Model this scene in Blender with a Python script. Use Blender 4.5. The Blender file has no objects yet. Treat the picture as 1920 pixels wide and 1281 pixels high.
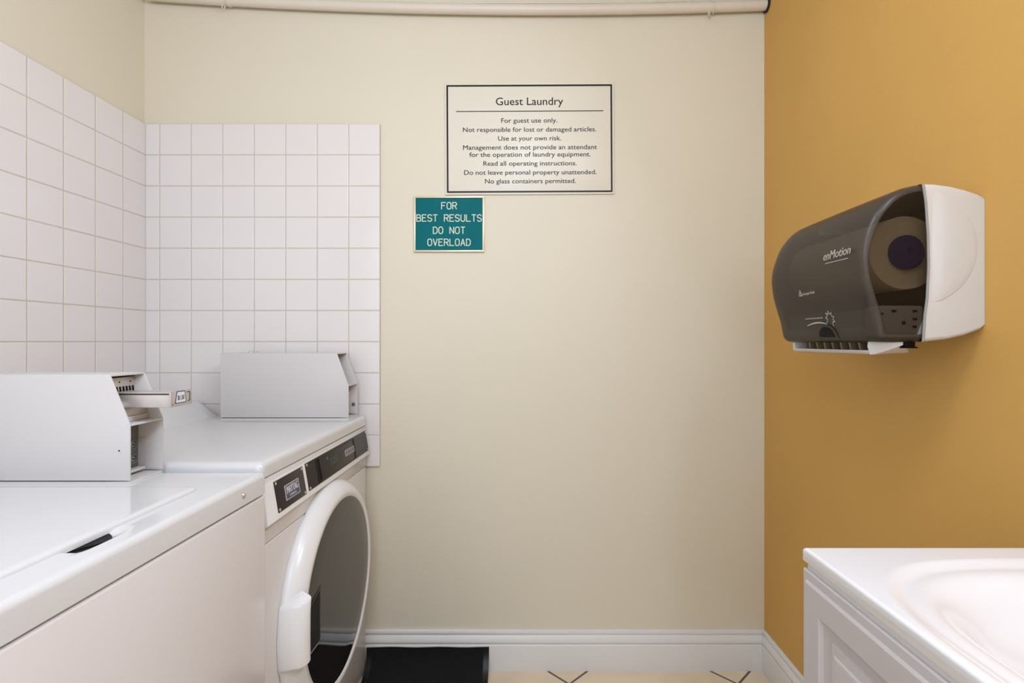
import bpy, bmesh, math, random
from mathutils import Vector, Matrix
random.seed(4)
sc = bpy.context.scene
PI = math.pi
CH = 1.156            # camera height
F = 965.0             # focal length in pixels of the 1920 frame
BACK, LEFT, RIGHT, FRONT, CEIL = 1.818, -1.345, 0.844, -2.2, 2.44

# ------------------------------------------------------------------ camera
cd = bpy.data.cameras.new('camera')
cam = bpy.data.objects.new('camera', cd)
sc.collection.objects.link(cam)
cam.location = (0, 0, CH)
cam.rotation_euler = (PI / 2, 0, 0)
cd.sensor_width = 36
cd.lens = F / 1920 * 36
cd.shift_x = -25 / 1920
cd.clip_start = 0.01
sc.camera = cam

# ------------------------------------------------------------------ world, lights, exposure
w = bpy.data.worlds.new('world')
sc.world = w
w.use_nodes = True
w.node_tree.nodes['Background'].inputs[0].default_value = (1, 0.97, 0.93, 1)
w.node_tree.nodes['Background'].inputs[1].default_value = 0.05
sc.view_settings.view_transform = 'Standard'
sc.view_settings.look = 'None'
sc.view_settings.gamma = 1
sc.view_settings.exposure = 0.01
sc.view_settings.use_curve_mapping = False


def area(name, loc, target, size, size_y, power, col):
    l = bpy.data.lights.new(name, 'AREA')
    l.shape = 'RECTANGLE'
    l.size, l.size_y, l.energy, l.color = size, size_y, power, col
    o = bpy.data.objects.new(name, l)
    sc.collection.objects.link(o)
    o.location = loc
    d = Vector(target) - Vector(loc)
    o.rotation_euler = d.to_track_quat('-Z', 'Y').to_euler()
    return o


def globe(name, loc, radius, power, col):
    l = bpy.data.lights.new(name, 'POINT')
    l.shadow_soft_size, l.energy, l.color = radius, power, col
    o = bpy.data.objects.new(name, l)
    sc.collection.objects.link(o)
    o.location = loc
    return o


globe('ceiling_lamp_light', (0.06, 0.42, 2.14), 0.16, 13, (0.84, 0.98, 1.22))
area('vanity_lamp_light', (0.70, 0.30, 2.05), (-1.2, -0.15, 1.10), 0.6, 0.16, 14, (0.84, 0.98, 1.25))
area('doorway_light', (-0.35, -2.17, 1.25), (-0.2, 1.8, 0.95), 1.9, 2.2, 22, (0.81, 0.99, 1.32))
globe('bounce_fill_light', (-0.28, -0.55, 1.95), 0.22, 15, (0.83, 0.98, 1.26))  # added bounce fill behind the camera, lifts the lower right wall; no fixture there


# ------------------------------------------------------------------ materials
def srgb(r, g, b):
    f = lambda c: (c / 255 / 12.92) if c <= 10 else (((c / 255) + 0.055) / 1.055) ** 2.4
    return (f(r), f(g), f(b), 1)


def mat(name, col, rough=0.5, metal=0.0, var=0.03, vscale=6.0, bump=0.0, bscale=60.0, coat=0.0, spec=0.5):
    m = bpy.data.materials.new(name)
    m.use_nodes = True
    nt = m.node_tree
    b = nt.nodes['Principled BSDF']
    b.inputs['Roughness'].default_value = rough
    b.inputs['Metallic'].default_value = metal
    b.inputs['Specular IOR Level'].default_value = spec
    b.inputs['Coat Weight'].default_value = coat
    b.inputs['Coat Roughness'].default_value = 0.08
    tc = nt.nodes.new('ShaderNodeTexCoord')
    n = nt.nodes.new('ShaderNodeTexNoise')
    n.inputs['Scale'].default_value = vscale
    n.inputs['Detail'].default_value = 4
    nt.links.new(tc.outputs['Object'], n.inputs['Vector'])
    r = nt.nodes.new('ShaderNodeValToRGB')
    r.color_ramp.elements[0].position = 0.3
    r.color_ramp.elements[1].position = 0.7
    r.color_ramp.elements[0].color = tuple(c * (1 - var) for c in col[:3]) + (1,)
    r.color_ramp.elements[1].color = tuple(min(1, c * (1 + var)) for c in col[:3]) + (1,)
    nt.links.new(n.outputs['Fac'], r.inputs['Fac'])
    nt.links.new(r.outputs['Color'], b.inputs['Base Color'])
    if bump > 0:
        n2 = nt.nodes.new('ShaderNodeTexNoise')
        n2.inputs['Scale'].default_value = bscale
        n2.inputs['Detail'].default_value = 3
        nt.links.new(tc.outputs['Object'], n2.inputs['Vector'])
        bp = nt.nodes.new('ShaderNodeBump')
        bp.inputs['Strength'].default_value = bump
        bp.inputs['Distance'].default_value = 0.002
        nt.links.new(n2.outputs['Fac'], bp.inputs['Height'])
        nt.links.new(bp.outputs['Normal'], b.inputs['Normal'])
    return m


def smoke_mat(name, col, clear, rough):
    """translucent smoked plastic: a tinted see-through share and a glossy dark body"""
    m = mat(name, col, rough, var=0.02, coat=0.0)
    nt = m.node_tree
    b = nt.nodes['Principled BSDF']
    t = nt.nodes.new('ShaderNodeBsdfTransparent')
    t.inputs[0].default_value = (0.74, 0.71, 0.67, 1)
    mx = nt.nodes.new('ShaderNodeMixShader')
    mx.inputs[0].default_value = clear
    nt.links.new(b.outputs[0], mx.inputs[1])
    nt.links.new(t.outputs[0], mx.inputs[2])
    nt.links.new(mx.outputs[0], nt.nodes['Material Output'].inputs[0])
    return m


def floor_mat():
    m = mat('floor_tile', srgb(234, 214, 184), 0.35, var=0.10, vscale=5, bump=0.1, bscale=25)
    nt = m.node_tree
    b = nt.nodes['Principled BSDF']
    ramp = [n for n in nt.nodes if n.type == 'VALTORGB'][0]
    tc = [n for n in nt.nodes if n.type == 'TEX_COORD'][0]
    mp = nt.nodes.new('ShaderNodeMapping')
    mp.vector_type = 'TEXTURE'
    P = 0.403
    mp.inputs['Rotation'].default_value = (0, 0, PI / 4)
    mp.inputs['Location'].default_value = (0.148, 1.735, 0)
    nt.links.new(tc.outputs['Object'], mp.inputs['Vector'])
    br = nt.nodes.new('ShaderNodeTexBrick')
    br.offset = 0
    br.inputs['Scale'].default_value = 1
    br.inputs['Mortar Size'].default_value = 0.004
    br.inputs['Mortar Smooth'].default_value = 0.15
    br.inputs['Brick Width'].default_value = P
    br.inputs['Row Height'].default_value = P
    br.inputs['Mortar'].default_value = srgb(84, 78, 70)
    nt.links.new(mp.outputs[0], br.inputs['Vector'])
    nt.links.new(ramp.outputs['Color'], br.inputs['Color1'])
    nt.links.new(ramp.outputs['Color'], br.inputs['Color2'])
    nt.links.new(br.outputs['Color'], b.inputs['Base Color'])
    return m


M = {}
M['cream'] = mat('cream_wall_paint', srgb(226, 217, 195), 0.55, var=0.015, vscale=2, bump=0.12, bscale=90)
M['orange'] = mat('mustard_wall_paint', srgb(210, 162, 84), 0.6, var=0.03, vscale=3, bump=0.22, bscale=70)
M['ceil'] = mat('ceiling_paint', srgb(236, 230, 218), 0.8)
M['trimwhite'] = mat('white_trim_paint', srgb(232, 230, 226), 0.35, var=0.01)
M['tile'] = mat('white_glazed_tile', srgb(232, 226, 222), 0.22, var=0.015, vscale=3, bump=0.04, bscale=14)
M['grout'] = mat('beige_grout', srgb(204, 195, 178), 0.8, var=0.05, vscale=20)
M['floor'] = floor_mat()
M['enamel'] = mat('white_enamel', srgb(224, 219, 217), 0.2, var=0.008, vscale=3)
M['enamelb'] = mat('white_enamel_top', srgb(217, 216, 215), 0.12, var=0.008, vscale=3)
M['case'] = mat('white_powder_coat', srgb(209, 205, 202), 0.38, var=0.01, vscale=4, bump=0.05, bscale=300)
M['panelwhite'] = mat('white_plastic', srgb(234, 233, 231), 0.25, var=0.01)
M['darkgap'] = mat('dark_interior', srgb(30, 29, 28), 0.6)
M['plate'] = mat('dark_brown_plate', srgb(50, 42, 40), 0.35, var=0.04, vscale=10, spec=0.22)
M['black'] = mat('black_plastic', srgb(9, 8, 8), 0.45, spec=0.12)
M['glass'] = mat('smoked_door_glass', srgb(34, 30, 30), 0.04, var=0.02, spec=0.85)
M['metal'] = mat('brushed_metal', srgb(206, 199, 194), 0.4, metal=0.55, var=0.06, vscale=30)
M['zinc'] = mat('zinc_plate', srgb(140, 142, 136), 0.35, metal=0.8, var=0.25, vscale=25)
M['chrome'] = mat('chrome', srgb(225, 225, 225), 0.12, metal=1.0)
M['blue'] = mat('label_blue', srgb(70, 76, 130), 0.4)
M['navy'] = mat('badge_navy', srgb(60, 66, 96), 0.35)
M['silver'] = mat('badge_silver', srgb(200, 196, 196), 0.35)
M['paperwhite'] = mat('label_white', srgb(228, 226, 226), 0.5)
M['labelmark'] = mat('label_mark', srgb(104, 100, 98), 0.5)
M['led'] = mat('green_display', srgb(44, 92, 76), 0.4, spec=0.2)
_b = M['led'].node_tree.nodes['Principled BSDF']
_b.inputs['Emission Color'].default_value = srgb(60, 150, 115)
_b.inputs['Emission Strength'].default_value = 0.06
M['signcream'] = mat('sign_cream', srgb(230, 224, 206), 0.35, var=0.01)
M['signblack'] = mat('sign_black', srgb(28, 25, 20), 0.45, spec=0.3)
M['teal'] = mat('teal_engraved_plastic', srgb(0, 104, 110), 0.5, var=0.05, vscale=8, spec=0.12)
M['tealtext'] = mat('engraved_cream', srgb(214, 226, 200), 0.5)
M['champagne'] = mat('champagne_frame', srgb(222, 212, 180), 0.3, metal=0.35)
M['dispwhite'] = mat('white_abs', srgb(211, 207, 201), 0.35, var=0.01)
M['seamgrey'] = mat('seam_grey', srgb(150, 146, 140), 0.4)
M['smoke'] = smoke_mat('smoked_plastic_front', srgb(90, 80, 70), 0.56, 0.3)
M['smokeclear'] = smoke_mat('smoked_plastic_end', srgb(52, 42, 32), 0.80, 0.12)
M['modgrey'] = mat('module_grey', srgb(150, 148, 148), 0.45)
M['bluegrey'] = mat('feed_bar', srgb(92, 118, 138), 0.4)
M['paper'] = mat('towel_paper', srgb(212, 194, 166), 0.85, var=0.05, vscale=15)
M['corenavy'] = mat('spindle_blue', srgb(24, 34, 110), 0.4)
M['logo'] = mat('logo_silver', srgb(182, 175, 166), 0.4)
M['tan'] = mat('chute_ribs', srgb(150, 135, 105), 0.5, var=0.1, vscale=20)
M['marble'] = mat('cultured_marble', srgb(224, 221, 220), 0.14, var=0.01, coat=0.4)
M['cabinet'] = mat('white_thermofoil', srgb(194, 187, 185), 0.35, var=0.01)
M['rubber'] = mat('black_rubber', srgb(10, 10, 11), 0.4, var=0.2, vscale=20)
M['pile'] = mat('black_pile', srgb(7, 7, 9), 0.95, var=0.5, vscale=150, bump=1.0, bscale=400)
M['pipe'] = mat('painted_pipe', srgb(226, 215, 198), 0.4, var=0.015)


# ------------------------------------------------------------------ mesh helpers
class MB:
    def __init__(s):
        s.bm = bmesh.new()

    def _mark(s, verts, mi):
        for f in {f for v in verts for f in v.link_faces}:
            f.material_index = mi

    def hull_faces(s, pts, faces, mi=0, bev=0, seg=2):
        vs = [s.bm.verts.new(p) for p in pts]
        fs = [s.bm.faces.new([vs[i] for i in f]) for f in faces]
        for f in fs:
            f.material_index = mi
        if bev > 0:
            es = list({e for f in fs for e in f.edges})
            bmesh.ops.bevel(s.bm, geom=es, offset=bev, segments=seg, affect='EDGES', profile=0.5, clamp_overlap=True)
        return vs

    def box(s, x0, x1, y0, y1, z0, z1, bev=0, mi=0, seg=2):
        p = [(x, y, z) for z in (z0, z1) for y in (y0, y1) for x in (x0, x1)]
        f = [(0, 2, 3, 1), (4, 5, 7, 6), (0, 1, 5, 4), (2, 6, 7, 3), (0, 4, 6, 2), (1, 3, 7, 5)]
        s.hull_faces(p, f, mi, bev, seg)

    def prism(s, poly, vec, bev=0, mi=0, seg=2):
        """closed polygon of 3-D points swept along vec"""
        n = len(poly)
        v = Vector(vec)
        p = [Vector(q) for q in poly] + [Vector(q) + v for q in poly]
        f = [tuple(range(n))[::-1], tuple(range(n, 2 * n))]
        f += [(i, (i + 1) % n, n + (i + 1) % n, n + i) for i in range(n)]
        s.hull_faces(p, f, mi, bev, seg)

    def grid(s, rows, mi=0, close_u=False, close_v=False):
        """rows of points -> quad sheet"""
        vs = [[s.bm.verts.new(p) for p in r] for r in rows]
        nr, nc = len(vs), len(vs[0])
        for i in range(nr if close_v else nr - 1):
            for j in range(nc if close_u else nc - 1):
                q = [vs[i][j], vs[i][(j + 1) % nc], vs[(i + 1) % nr][(j + 1) % nc], vs[(i + 1) % nr][j]]
                f = s.bm.faces.new(q)
                f.material_index = mi
        return vs

    def cap(s, ring, mi=0):
        f = s.bm.faces.new(ring)
        f.material_index = mi

    def lathe(s, prof, origin, axis, n=48, mi=0, caps=True):
        """prof = [(radius, along)] revolved about axis through origin"""
        a = Vector(axis).normalized()
        u = a.orthogonal().normalized()
        v = a.cross(u)
        o = Vector(origin)
        rows = []
        for r, h in prof:
            rows.append([o + a * h + (u * math.cos(2 * PI * k / n) + v * math.sin(2 * PI * k / n)) * max(r, 1e-5) for k in range(n)])
        vs = s.grid(rows, mi, close_u=True)
        if caps:
            s.cap(vs[0][::-1], mi)
            s.cap(vs[-1], mi)

    def tube(s, pts, r, n=16, mi=0):
        pts = [Vector(p) for p in pts]
        rows = []
        up = Vector((0, 0, 1))
        for i, p in enumerate(pts):
            d = (pts[min(i + 1, len(pts) - 1)] - pts[max(i - 1, 0)]).normalized()
            a = up if abs(d.dot(up)) < 0.95 else Vector((0, 1, 0))
            u = d.cross(a).normalized()
            v = u.cross(d)
            rows.append([p + (u * math.cos(2 * PI * k / n) + v * math.sin(2 * PI * k / n)) * r for k in range(n)])
        vs = s.grid(rows, mi, close_u=True)
        s.cap(vs[0][::-1], mi)
        s.cap(vs[-1], mi)

    def bar(s, a, b, wdt, nrm, th, mi=0):
        """flat stroke from a to b, width wdt, standing th out of the surface along nrm"""
        a, b, nrm = Vector(a), Vector(b), Vector(nrm).normalized()
        d = (b - a).normalized()
        t = nrm.cross(d) * (wdt / 2)
        a2, b2 = a - d * wdt * 0.35, b + d * wdt * 0.35
        s.prism([a2 - t, b2 - t, b2 + t, a2 + t], nrm * th * random.uniform(0.85, 1.15), mi=mi)

    def text(s, body, center, right, up, width, cap_h, mi=0, th=0.0006, shear=0, bold=0.0, strike=0):
        """letters as thin solids; (center) is the middle of the baseline"""
        cu = bpy.data.curves.new('t', 'FONT')
        cu.body = body
        cu.size = 1
        cu.extrude = 0.5
        cu.shear = shear
        cu.resolution_u = 3
        ob = bpy.data.objects.new('t', cu)
        sc.collection.objects.link(ob)
        dg = bpy.context.evaluated_depsgraph_get()
        me = bpy.data.meshes.new_from_object(ob.evaluated_get(dg))
        xs = [v.co.x for v in me.vertices]
        x0, x1 = min(xs), max(xs)
        R, U = Vector(right).normalized(), Vector(up).normalized()
        N = R.cross(U)
        sx = width / (x1 - x0)
        sy = cap_h / 0.70
        for v in me.vertices:
            c = v.co
            v.co = Vector(center) + R * ((c.x - (x0 + x1) / 2) * sx) + U * (c.y * sy) + N * ((c.z + 0.5) * th)
        n0 = len(s.bm.faces)
        s.bm.from_mesh(me)
        for k in range(strike):
            for v in me.vertices:
                v.co = v.co + R * (bold if k == 0 else -2 * bold) + N * (0.00002 if k == 0 else 0.00002)
            s.bm.from_mesh(me)
        s.bm.faces.ensure_lookup_table()
        for f in s.bm.faces[n0:]:
            f.material_index = mi
        bpy.data.objects.remove(ob)
        bpy.data.meshes.remove(me)
        bpy.data.curves.remove(cu)

    def build(s, name, mats, parent=None, label=None, smooth=35, fix=True, kind=None):
        me = bpy.data.meshes.new(name)
        if fix:
            bmesh.ops.recalc_face_normals(s.bm, faces=s.bm.faces)
        s.bm.to_mesh(me)
        s.bm.free()
        for m in (mats if isinstance(mats, (list, tuple)) else [mats]):
            me.materials.append(m)
        if smooth:
            for p in me.polygons:
                p.use_smooth = True
            me.set_sharp_from_angle(angle=math.radians(smooth))
        o = bpy.data.objects.new(name, me)
        sc.collection.objects.link(o)
        if parent:
            root = parent
            while root.parent:
                root = root.parent
            off = root.location if parent.type == 'EMPTY' or root is not parent else Vector((0, 0, 0))
            me.transform(Matrix.Translation(-Vector(off)))
            o.parent = parent
        if label:
            o['label'] = label
        if kind:
            o['kind'] = kind
        return o


def thing(name, label, cat, loc=(0, 0, 0)):
    o = bpy.data.objects.new(name, None)
    o.empty_display_size = 0.1
    sc.collection.objects.link(o)
    o.location = loc
    o['label'], o['category'] = label, cat
    return o


def at(px, py, y):
    """a point of the room at depth y from where the photograph shows it"""
    return Vector(((px - 985) / F * y, y, CH - (py - 640) / F * y))


def sm(t):
    t = max(0.0, min(1.0, t))
    return t * t * (3 - 2 * t)


# ------------------------------------------------------------------ room shell
T = 0.1


def struct(name, box, m):
    b = MB()
    b.box(*box)
    return b.build(name, m, kind='structure', smooth=0)


struct('wall_back', (LEFT - T, RIGHT + T, BACK, BACK + T, 0, CEIL), M['cream'])
struct('wall_left', (LEFT - T, LEFT, FRONT, BACK, 0, CEIL), M['cream'])
struct('wall_right', (RIGHT, RIGHT + T, FRONT, BACK, 0, CEIL), M['orange'])
struct('wall_front', (LEFT - T, RIGHT + T, FRONT - T, FRONT, 0, CEIL), M['ceil'])
struct('floor', (LEFT - T, RIGHT + T, FRONT - T, BACK + T, -0.05, 0), M['floor'])
struct('ceiling', (LEFT - T, RIGHT + T, FRONT - T, BACK + T, CEIL, CEIL + 0.05), M['ceil'])

# glazed tile panels
TZ = [CH + 0.766 - 0.1096 * k for k in range(12)]
TB = TZ[11]


def tile_panel(name, cols, place):
    """cols: boundaries along the wall; place(u, depth, z) -> point"""
    b = MB()
    th, g, r = 0.009, 0.0011, 0.0022
    for i in range(len(cols) - 1):
        u0, u1 = cols[i], cols[i + 1]
        for k in range(11):
            z1, z0 = TZ[k], TZ[k + 1]
            rows = []
            dz = random.uniform(-0.0002, 0.0002)
            rr = 0.006 if (i == len(cols) - 2 and name == 'trim_1') else r
            for off, d in ((g, 0.0), (g, th - r), (g + r * 0.3, th - r * 0.3), (g + r, th)):
                o2 = g + (off - g) * rr / r
                rows.append([place(u0 + off, d + dz, z0 + off), place(u1 - o2, d + dz, z0 + off),
                             place(u1 - o2, d + dz, z1 - off), place(u0 + off, d + dz, z1 - off)])
            vs = b.grid(rows, 0, close_u=True)
            b.cap(vs[-1], 0)
    p = [place(cols[0], 0, TB), place(cols[-1] - 0.001, 0, TB), place(cols[-1] - 0.001, 0, TZ[0] - 0.001), place(cols[0], 0, TZ[0] - 0.001)]
    n = place(0, 0.0081, 0) - place(0, 0, 0)
    b.prism(p, n, mi=1)
    return b.build(name, [M['tile'], M['grout']], kind='structure', smooth=12)


cols = [LEFT + 0.009] + [-1.286 + 0.1108 * k for k in range(8)]
tile_panel('trim_1', cols, lambda u, d, z: Vector((u, BACK - d, z)))
cols = [-(BACK - 0.002)] + [-(BACK - 0.108) + 0.110 * k for k in range(19)]
tile_panel('trim_2', cols, lambda u, d, z: Vector((LEFT + d, -u, z)))

# baseboards
BBP = [(0, 0), (0.0145, 0), (0.0150, 0.002), (0.0150, 0.088), (0.0145, 0.0905), (0.0115, 0.0925), (0.0115, 0.0945), (0.0150, 0.097),
       (0.0155, 0.103), (0.0135, 0.111), (0.0105, 0.118), (0.0090, 0.121), (0.0070, 0.1225), (0.0070, 0.1245), (0.0095, 0.127),
       (0.0100, 0.132), (0.0085, 0.1375), (0.0045, 0.139), (0, 0.139)]
b = MB()
b.prism([(LEFT, BACK - d, z) for d, z in BBP], (RIGHT - LEFT, 0, 0))
b.build('baseboard_back', M['trimwhite'], kind='structure', smooth=50)
b = MB()
b.prism([(RIGHT - d, FRONT, z) for d, z in BBP], (0, BACK - FRONT - 0.0145, 0))
b.build('baseboard_right', M['trimwhite'], kind='structure', smooth=50)


# ------------------------------------------------------------------ laundry machines
def machine_top(b, x0, xf, y0, y1, zt, zb, r, hfun, xs):
    """moulded top: sheet of cross-sections along y, rounded at the front and both ends"""
    ys = [y0 + r * (1 - math.cos(a)) for a in [PI / 2 * k / 6 for k in range(7)]]
    n = 44
    ys += [y0 + r + (y1 - y0 - 2 * r) * k / n for k in range(1, n)]
    ys += [y1 - r * (1 - math.cos(a)) for a in [PI / 2 * k / 6 for k in range(6, -1, -1)]]
    rows = []
    for y in ys:
        e = max(0, (y0 + r) - y, y - (y1 - r))
        drop = r - math.sqrt(max(0, r * r - e * e))
        row = [(x0, y, zb)]
        for x in xs:
            row.append((x, y, zt - drop + hfun(x, y)))
        for k in range(0, 9):
            a = PI / 2 * k / 8
            row.append((xf - r + r * math.sin(a) - drop, y, zt - r + r * math.cos(a) - (drop if k < 8 else drop * 0.8)))
        row.append((xf - drop, y, zb + 0.002))
        row.append((xf - drop - 0.002, y, zb))
        rows.append(row)
    vs = b.grid(rows, 0)
    for i in range(len(vs) - 1):
        b.bm.faces.new([vs[i][0], vs[i][-1], vs[i + 1][-1], vs[i + 1][0]])
    b.cap(vs[0][::-1])
    b.cap(vs[-1])


def coin_case(parent, xf, y0, y1, zb, zt, sh, length):
    """thin sheet-metal meter case: open, sloped front with a shelf halfway"""
    t = 0.0034
    xb = xf - length
    xt = xf - 0.0385
    b = MB()
    side = [(xb, zb + 0.007), (xf, zb + 0.007), (xf, zb + sh), (xt, zt), (xb, zt)]
    b.prism([(x, y0, z) for x, z in side], (0, t, 0), bev=0.0007)
    b.prism([(x, y1 - t, z) for x, z in side], (0, t, 0), bev=0.0007)
    b.box(xb, xt + 0.001, y0 + 0.0004, y1 - 0.0004, zt - t, zt + 0.0004, bev=0.0006)
    b.box(xb, xb + t, y0 + t, y1 - t, zb, zt - t)
    b.box(xf - 0.075, xf - 0.0005, y0 + t, y1 - t, zb + sh - t, zb + sh, bev=0.0005)
    b.box(xb, xf - 0.001, y0 + 0.0015, y1 - 0.0015, zb - 0.002, zb + 0.0045, bev=0.001)
    b.box(xf - 0.06, xf - 0.004, y1 - t - 0.0012, y1 - t, zb + 0.010, zb + 0.074, bev=0.0004)
    c = b.build('coin_case', M['case'], parent, 'white sheet metal coin box with a sloped open front')
    return c


def screw(parent, name, p, axis, r, h=0.0025, m='chrome', lab=None):
    b = MB()
    b.lathe([(r, 0), (r, h * 0.4), (r * 0.75, h * 0.85), (r * 0.2, h)], p, axis, n=20)
    return b.build(name, M[m], parent, lab)


# ---- washer
WX, WZ, WY0, WY1 = -0.540, CH - 0.272, 0.42, 1.075
washer = thing('washing_machine', 'white top-loading washing machine nearest the camera with $1.50 coin slide', 'washing machine',
               (-0.89, 0.75, 0))
b = MB()
b.box(-1.245, WX - 0.001, WY0 + 0.003, WY1 - 0.003, 0.02, WZ - 0.0475, bev=0.004, seg=3)
b.box(-1.22, WX - 0.014, WY0 + 0.02, WY1 - 0.02, WZ - 0.06, WZ - 0.040)
b.build('cabinet', M['enamel'], washer)
for fx in (-1.2, -0.6):
    for fy in (WY0 + 0.05, WY1 - 0.05):
        b = MB()
        b.lathe([(0.018, 0), (0.02, 0.004), (0.012, 0.008), (0.008, 0.022)], (fx, fy, 0), (0, 0, 1), 20)
        b.build('foot', M['rubber'], washer)
LX, LY = -0.598, 0.944      # lid front edge and right edge


def wtop(x, y):
    # finger scoop under the lid edge, with a long shallow tail towards the near end
    u = (y - 0.709) / (0.027 if y > 0.709 else 0.046)
    g = max(0, 1 - u * u)
    d = x - LX
    w_ = 0.028
    hx = sm(1.3 * (1 - d / w_)) if d > 0 else sm((0.05 + d) / 0.008)
    return -0.036 * g * hx


xs = [-1.245, -1.15, -1.05, -0.95, -0.85, -0.75, -0.68, -0.66] + [-0.65 + 0.0025 * k for k in range(0, 36)] + [-0.560, -0.557]
xs = [x for x in xs if x < WX - 0.014]
b = MB()
machine_top(b, -1.245, WX, WY0, WY1, WZ, WZ - 0.044, 0.0105, wtop, xs)
b.build('top_panel', M['enamelb'], washer)
# lid plate with rounded corners
b = MB()


def rrect(x0, x1, y0, y1, r, n=6):
    out = []
    for cx, cy, a0 in ((x1 - r, y1 - r, 0), (x0 + r, y1 - r, PI / 2), (x0 + r, y0 + r, PI), (x1 - r, y0 + r, 1.5 * PI)):
        for k in range(n + 1):
            a = a0 + PI / 2 * k / n
            out.append((cx + r * math.cos(a), cy + r * math.sin(a)))
    return out


rows = []
for ins, z in ((0.0, WZ - 0.0035), (0, WZ + 0.0022), (0.0006, WZ + 0.0042), (0.0020, WZ + 0.0058), (0.0042, WZ + 0.0068), (0.008, WZ + 0.0072), (0.014, WZ + 0.0072)):
    rows.append([(x, y, z) for x, y in rrect(-1.03 + ins, LX - ins, 0.50 + ins, LY - ins, 0.014)])
vs = b.grid(rows, close_u=True)
b.cap(vs[-1])
b.cap(vs[0][::-1])
b.build('lid', M['enamelb'], washer)
# black plate in the finger scoop standing in for shade under the lid
b = MB()
pts = [(LX - 0.02, 0.739, WZ - 0.004), (LX - 0.02, 0.672, WZ - 0.004)] + [(LX + 0.001 + 0.021 * (1 - t * t) * min(1, 0.35 + (t + 1) * 0.5), 0.709 + 0.030 * t, WZ - 0.004) for t in [-1 + k / 8 for k in range(17)]]
b.prism(pts, (0, 0, -0.002))
b.build('opening_shade', M['black'], washer, 'black plate as the shade in the finger opening under the lid edge')
# groove round the lid's far corner and rear hinge strip
sp = at(454.5, 929, 0.987)
screw(washer, 'lid_lock', (WX - 0.0012, sp.y, sp.z), (1, 0, 0), 0.0058, 0.004, lab='small chrome screw on the front lip')

CY0, CY1 = 0.979, 1.070
cx = -0.7525
case = coin_case(washer, cx, CY0, CY1, WZ, CH - 0.0638, 0.1135, 0.43)
# zinc back plate with two locks
b = MB()
b.box(cx - 0.052, cx - 0.049, CY0 + 0.003, CY1 - 0.0035, WZ + 0.014, WZ + 0.110, bev=0.0006)
b.build('lock_plate', M['zinc'], case, 'grey metal plate holding two round locks')
for py in (833, 860):
    c = at(253, py, 1.047)
    b = MB()
    b.lathe([(0.0105, 0), (0.0105, 0.004), (0.0092, 0.0062), (0.0075, 0.0062), (0.0070, 0.003), (0.0062, 0.003), (0.0058, 0.0055), (0.002, 0.0058)],
            (cx - 0.049, 1.045, c.z), (1, 0, 0), 28)
    b.box(cx - 0.0436, cx - 0.0424, 1.0435, 1.0465, c.z - 0.0012, c.z + 0.0012, mi=1)
    b.build('lock', [M['zinc'], M['black']], case)
b = MB()
b.box(cx - 0.049, cx - 0.032, CY0 + 0.003, CY1 - 0.006, WZ + 0.0095, WZ + 0.015, bev=0.001)
b.build('ledge', M['case'], case)
# coin comb: metal face, dark teeth, three rivets
px_ = cx - 0.056
b = MB()
b.box(px_ - 0.003, px_, CY0 + 0.003, CY1 - 0.004, CH - 0.121, CH - 0.072, bev=0.0006)
for k in range(9):
    y = CY0 + 0.012 + k * 0.0083
    b.prism([(px_, y, CH - 0.090), (px_, y + 0.0042, CH - 0.090), (px_, y + 0.0056, CH - 0.098), (px_, y + 0.0042, CH - 0.112), (px_, y, CH - 0.112), (px_, y + 0.0012, CH - 0.099)],
            (0.0006, 0, 0), mi=1)
for y in (CY0 + 0.018, CY0 + 0.046, CY0 + 0.074):
    b.lathe([(0.0016, 0), (0.0012, 0.0012)], (px_, y, CH - 0.081), (1, 0, 0), 10, mi=1)
b.build('coin_comb', [M['metal'], M['black']], case, 'metal coin slot plate with a row of dark teeth')
# rounded slide housing
b = MB()
prof = [(px_ + 0.002, CH - 0.113)] + [(px_ + 0.006 + 0.020 * math.sin(PI / 2 * k / 8), CH - 0.147 + 0.034 * math.cos(PI / 2 * k / 8)) for k in range(9)] + [(px_ + 0.002, CH - 0.147)]
b.prism([(x, CY0 + 0.004, z) for x, z in prof], (0, CY1 - CY0 - 0.010, 0))
b.build('slide_housing', M['metal'], case)
b = MB()
b.box(px_ + 0.002, px_ + 0.030, CY0 + 0.006, CY1 - 0.005, WZ + 0.1136, CH - 0.1475, bev=0.002)
b.build('slide_base', M['case'], case)
# the slide, pushed out, and its price plate
sx = -0.690
b = MB()
b.box(px_ + 0.004, sx, 1.003, 1.047, CH - 0.1290, CH - 0.1045, bev=0.0012)
b.box(px_ + 0.004, sx, 1.006, 1.044, CH - 0.1046, CH - 0.1015, bev=0.0006, mi=1)
b.box(px_ + 0.004, sx, 1.0015, 1.0485, CH - 0.1018, CH - 0.0995, bev=0.0006)
b.build('coin_slide', [M['metal'], M['darkgap']], case, 'metal coin slide sticking out of the box')
b = MB()
y0, y1, z0, z1 = 0.996, 1.0605, CH - 0.1280, CH - 0.0970
b.box(sx, sx + 0.0035, y0, y1, z0, z1, bev=0.0008)
xo = sx + 0.0035
tr = [(xo, y0 + 0.013, z0 + 0.0065), (xo, y0 + 0.045, z0 + 0.0065), (xo, y0 + 0.041, z0 + 0.029), (xo, y0 + 0.018, z0 + 0.029)]
b.prism(tr, (0.0004, 0, 0), mi=1)
for i in range(4):
    b.bar(Vector(tr[i]), Vector(tr[(i + 1) % 4]), 0.0017, (1, 0, 0), 0.0007, mi=2)
b.text('$1.50', (xo + 0.0004, y0 + 0.0294, z0 + 0.0125), (0, 1, 0), (0, 0, 1), 0.019, 0.0088, mi=3, th=0.0003, bold=0.0002, strike=1)
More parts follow.
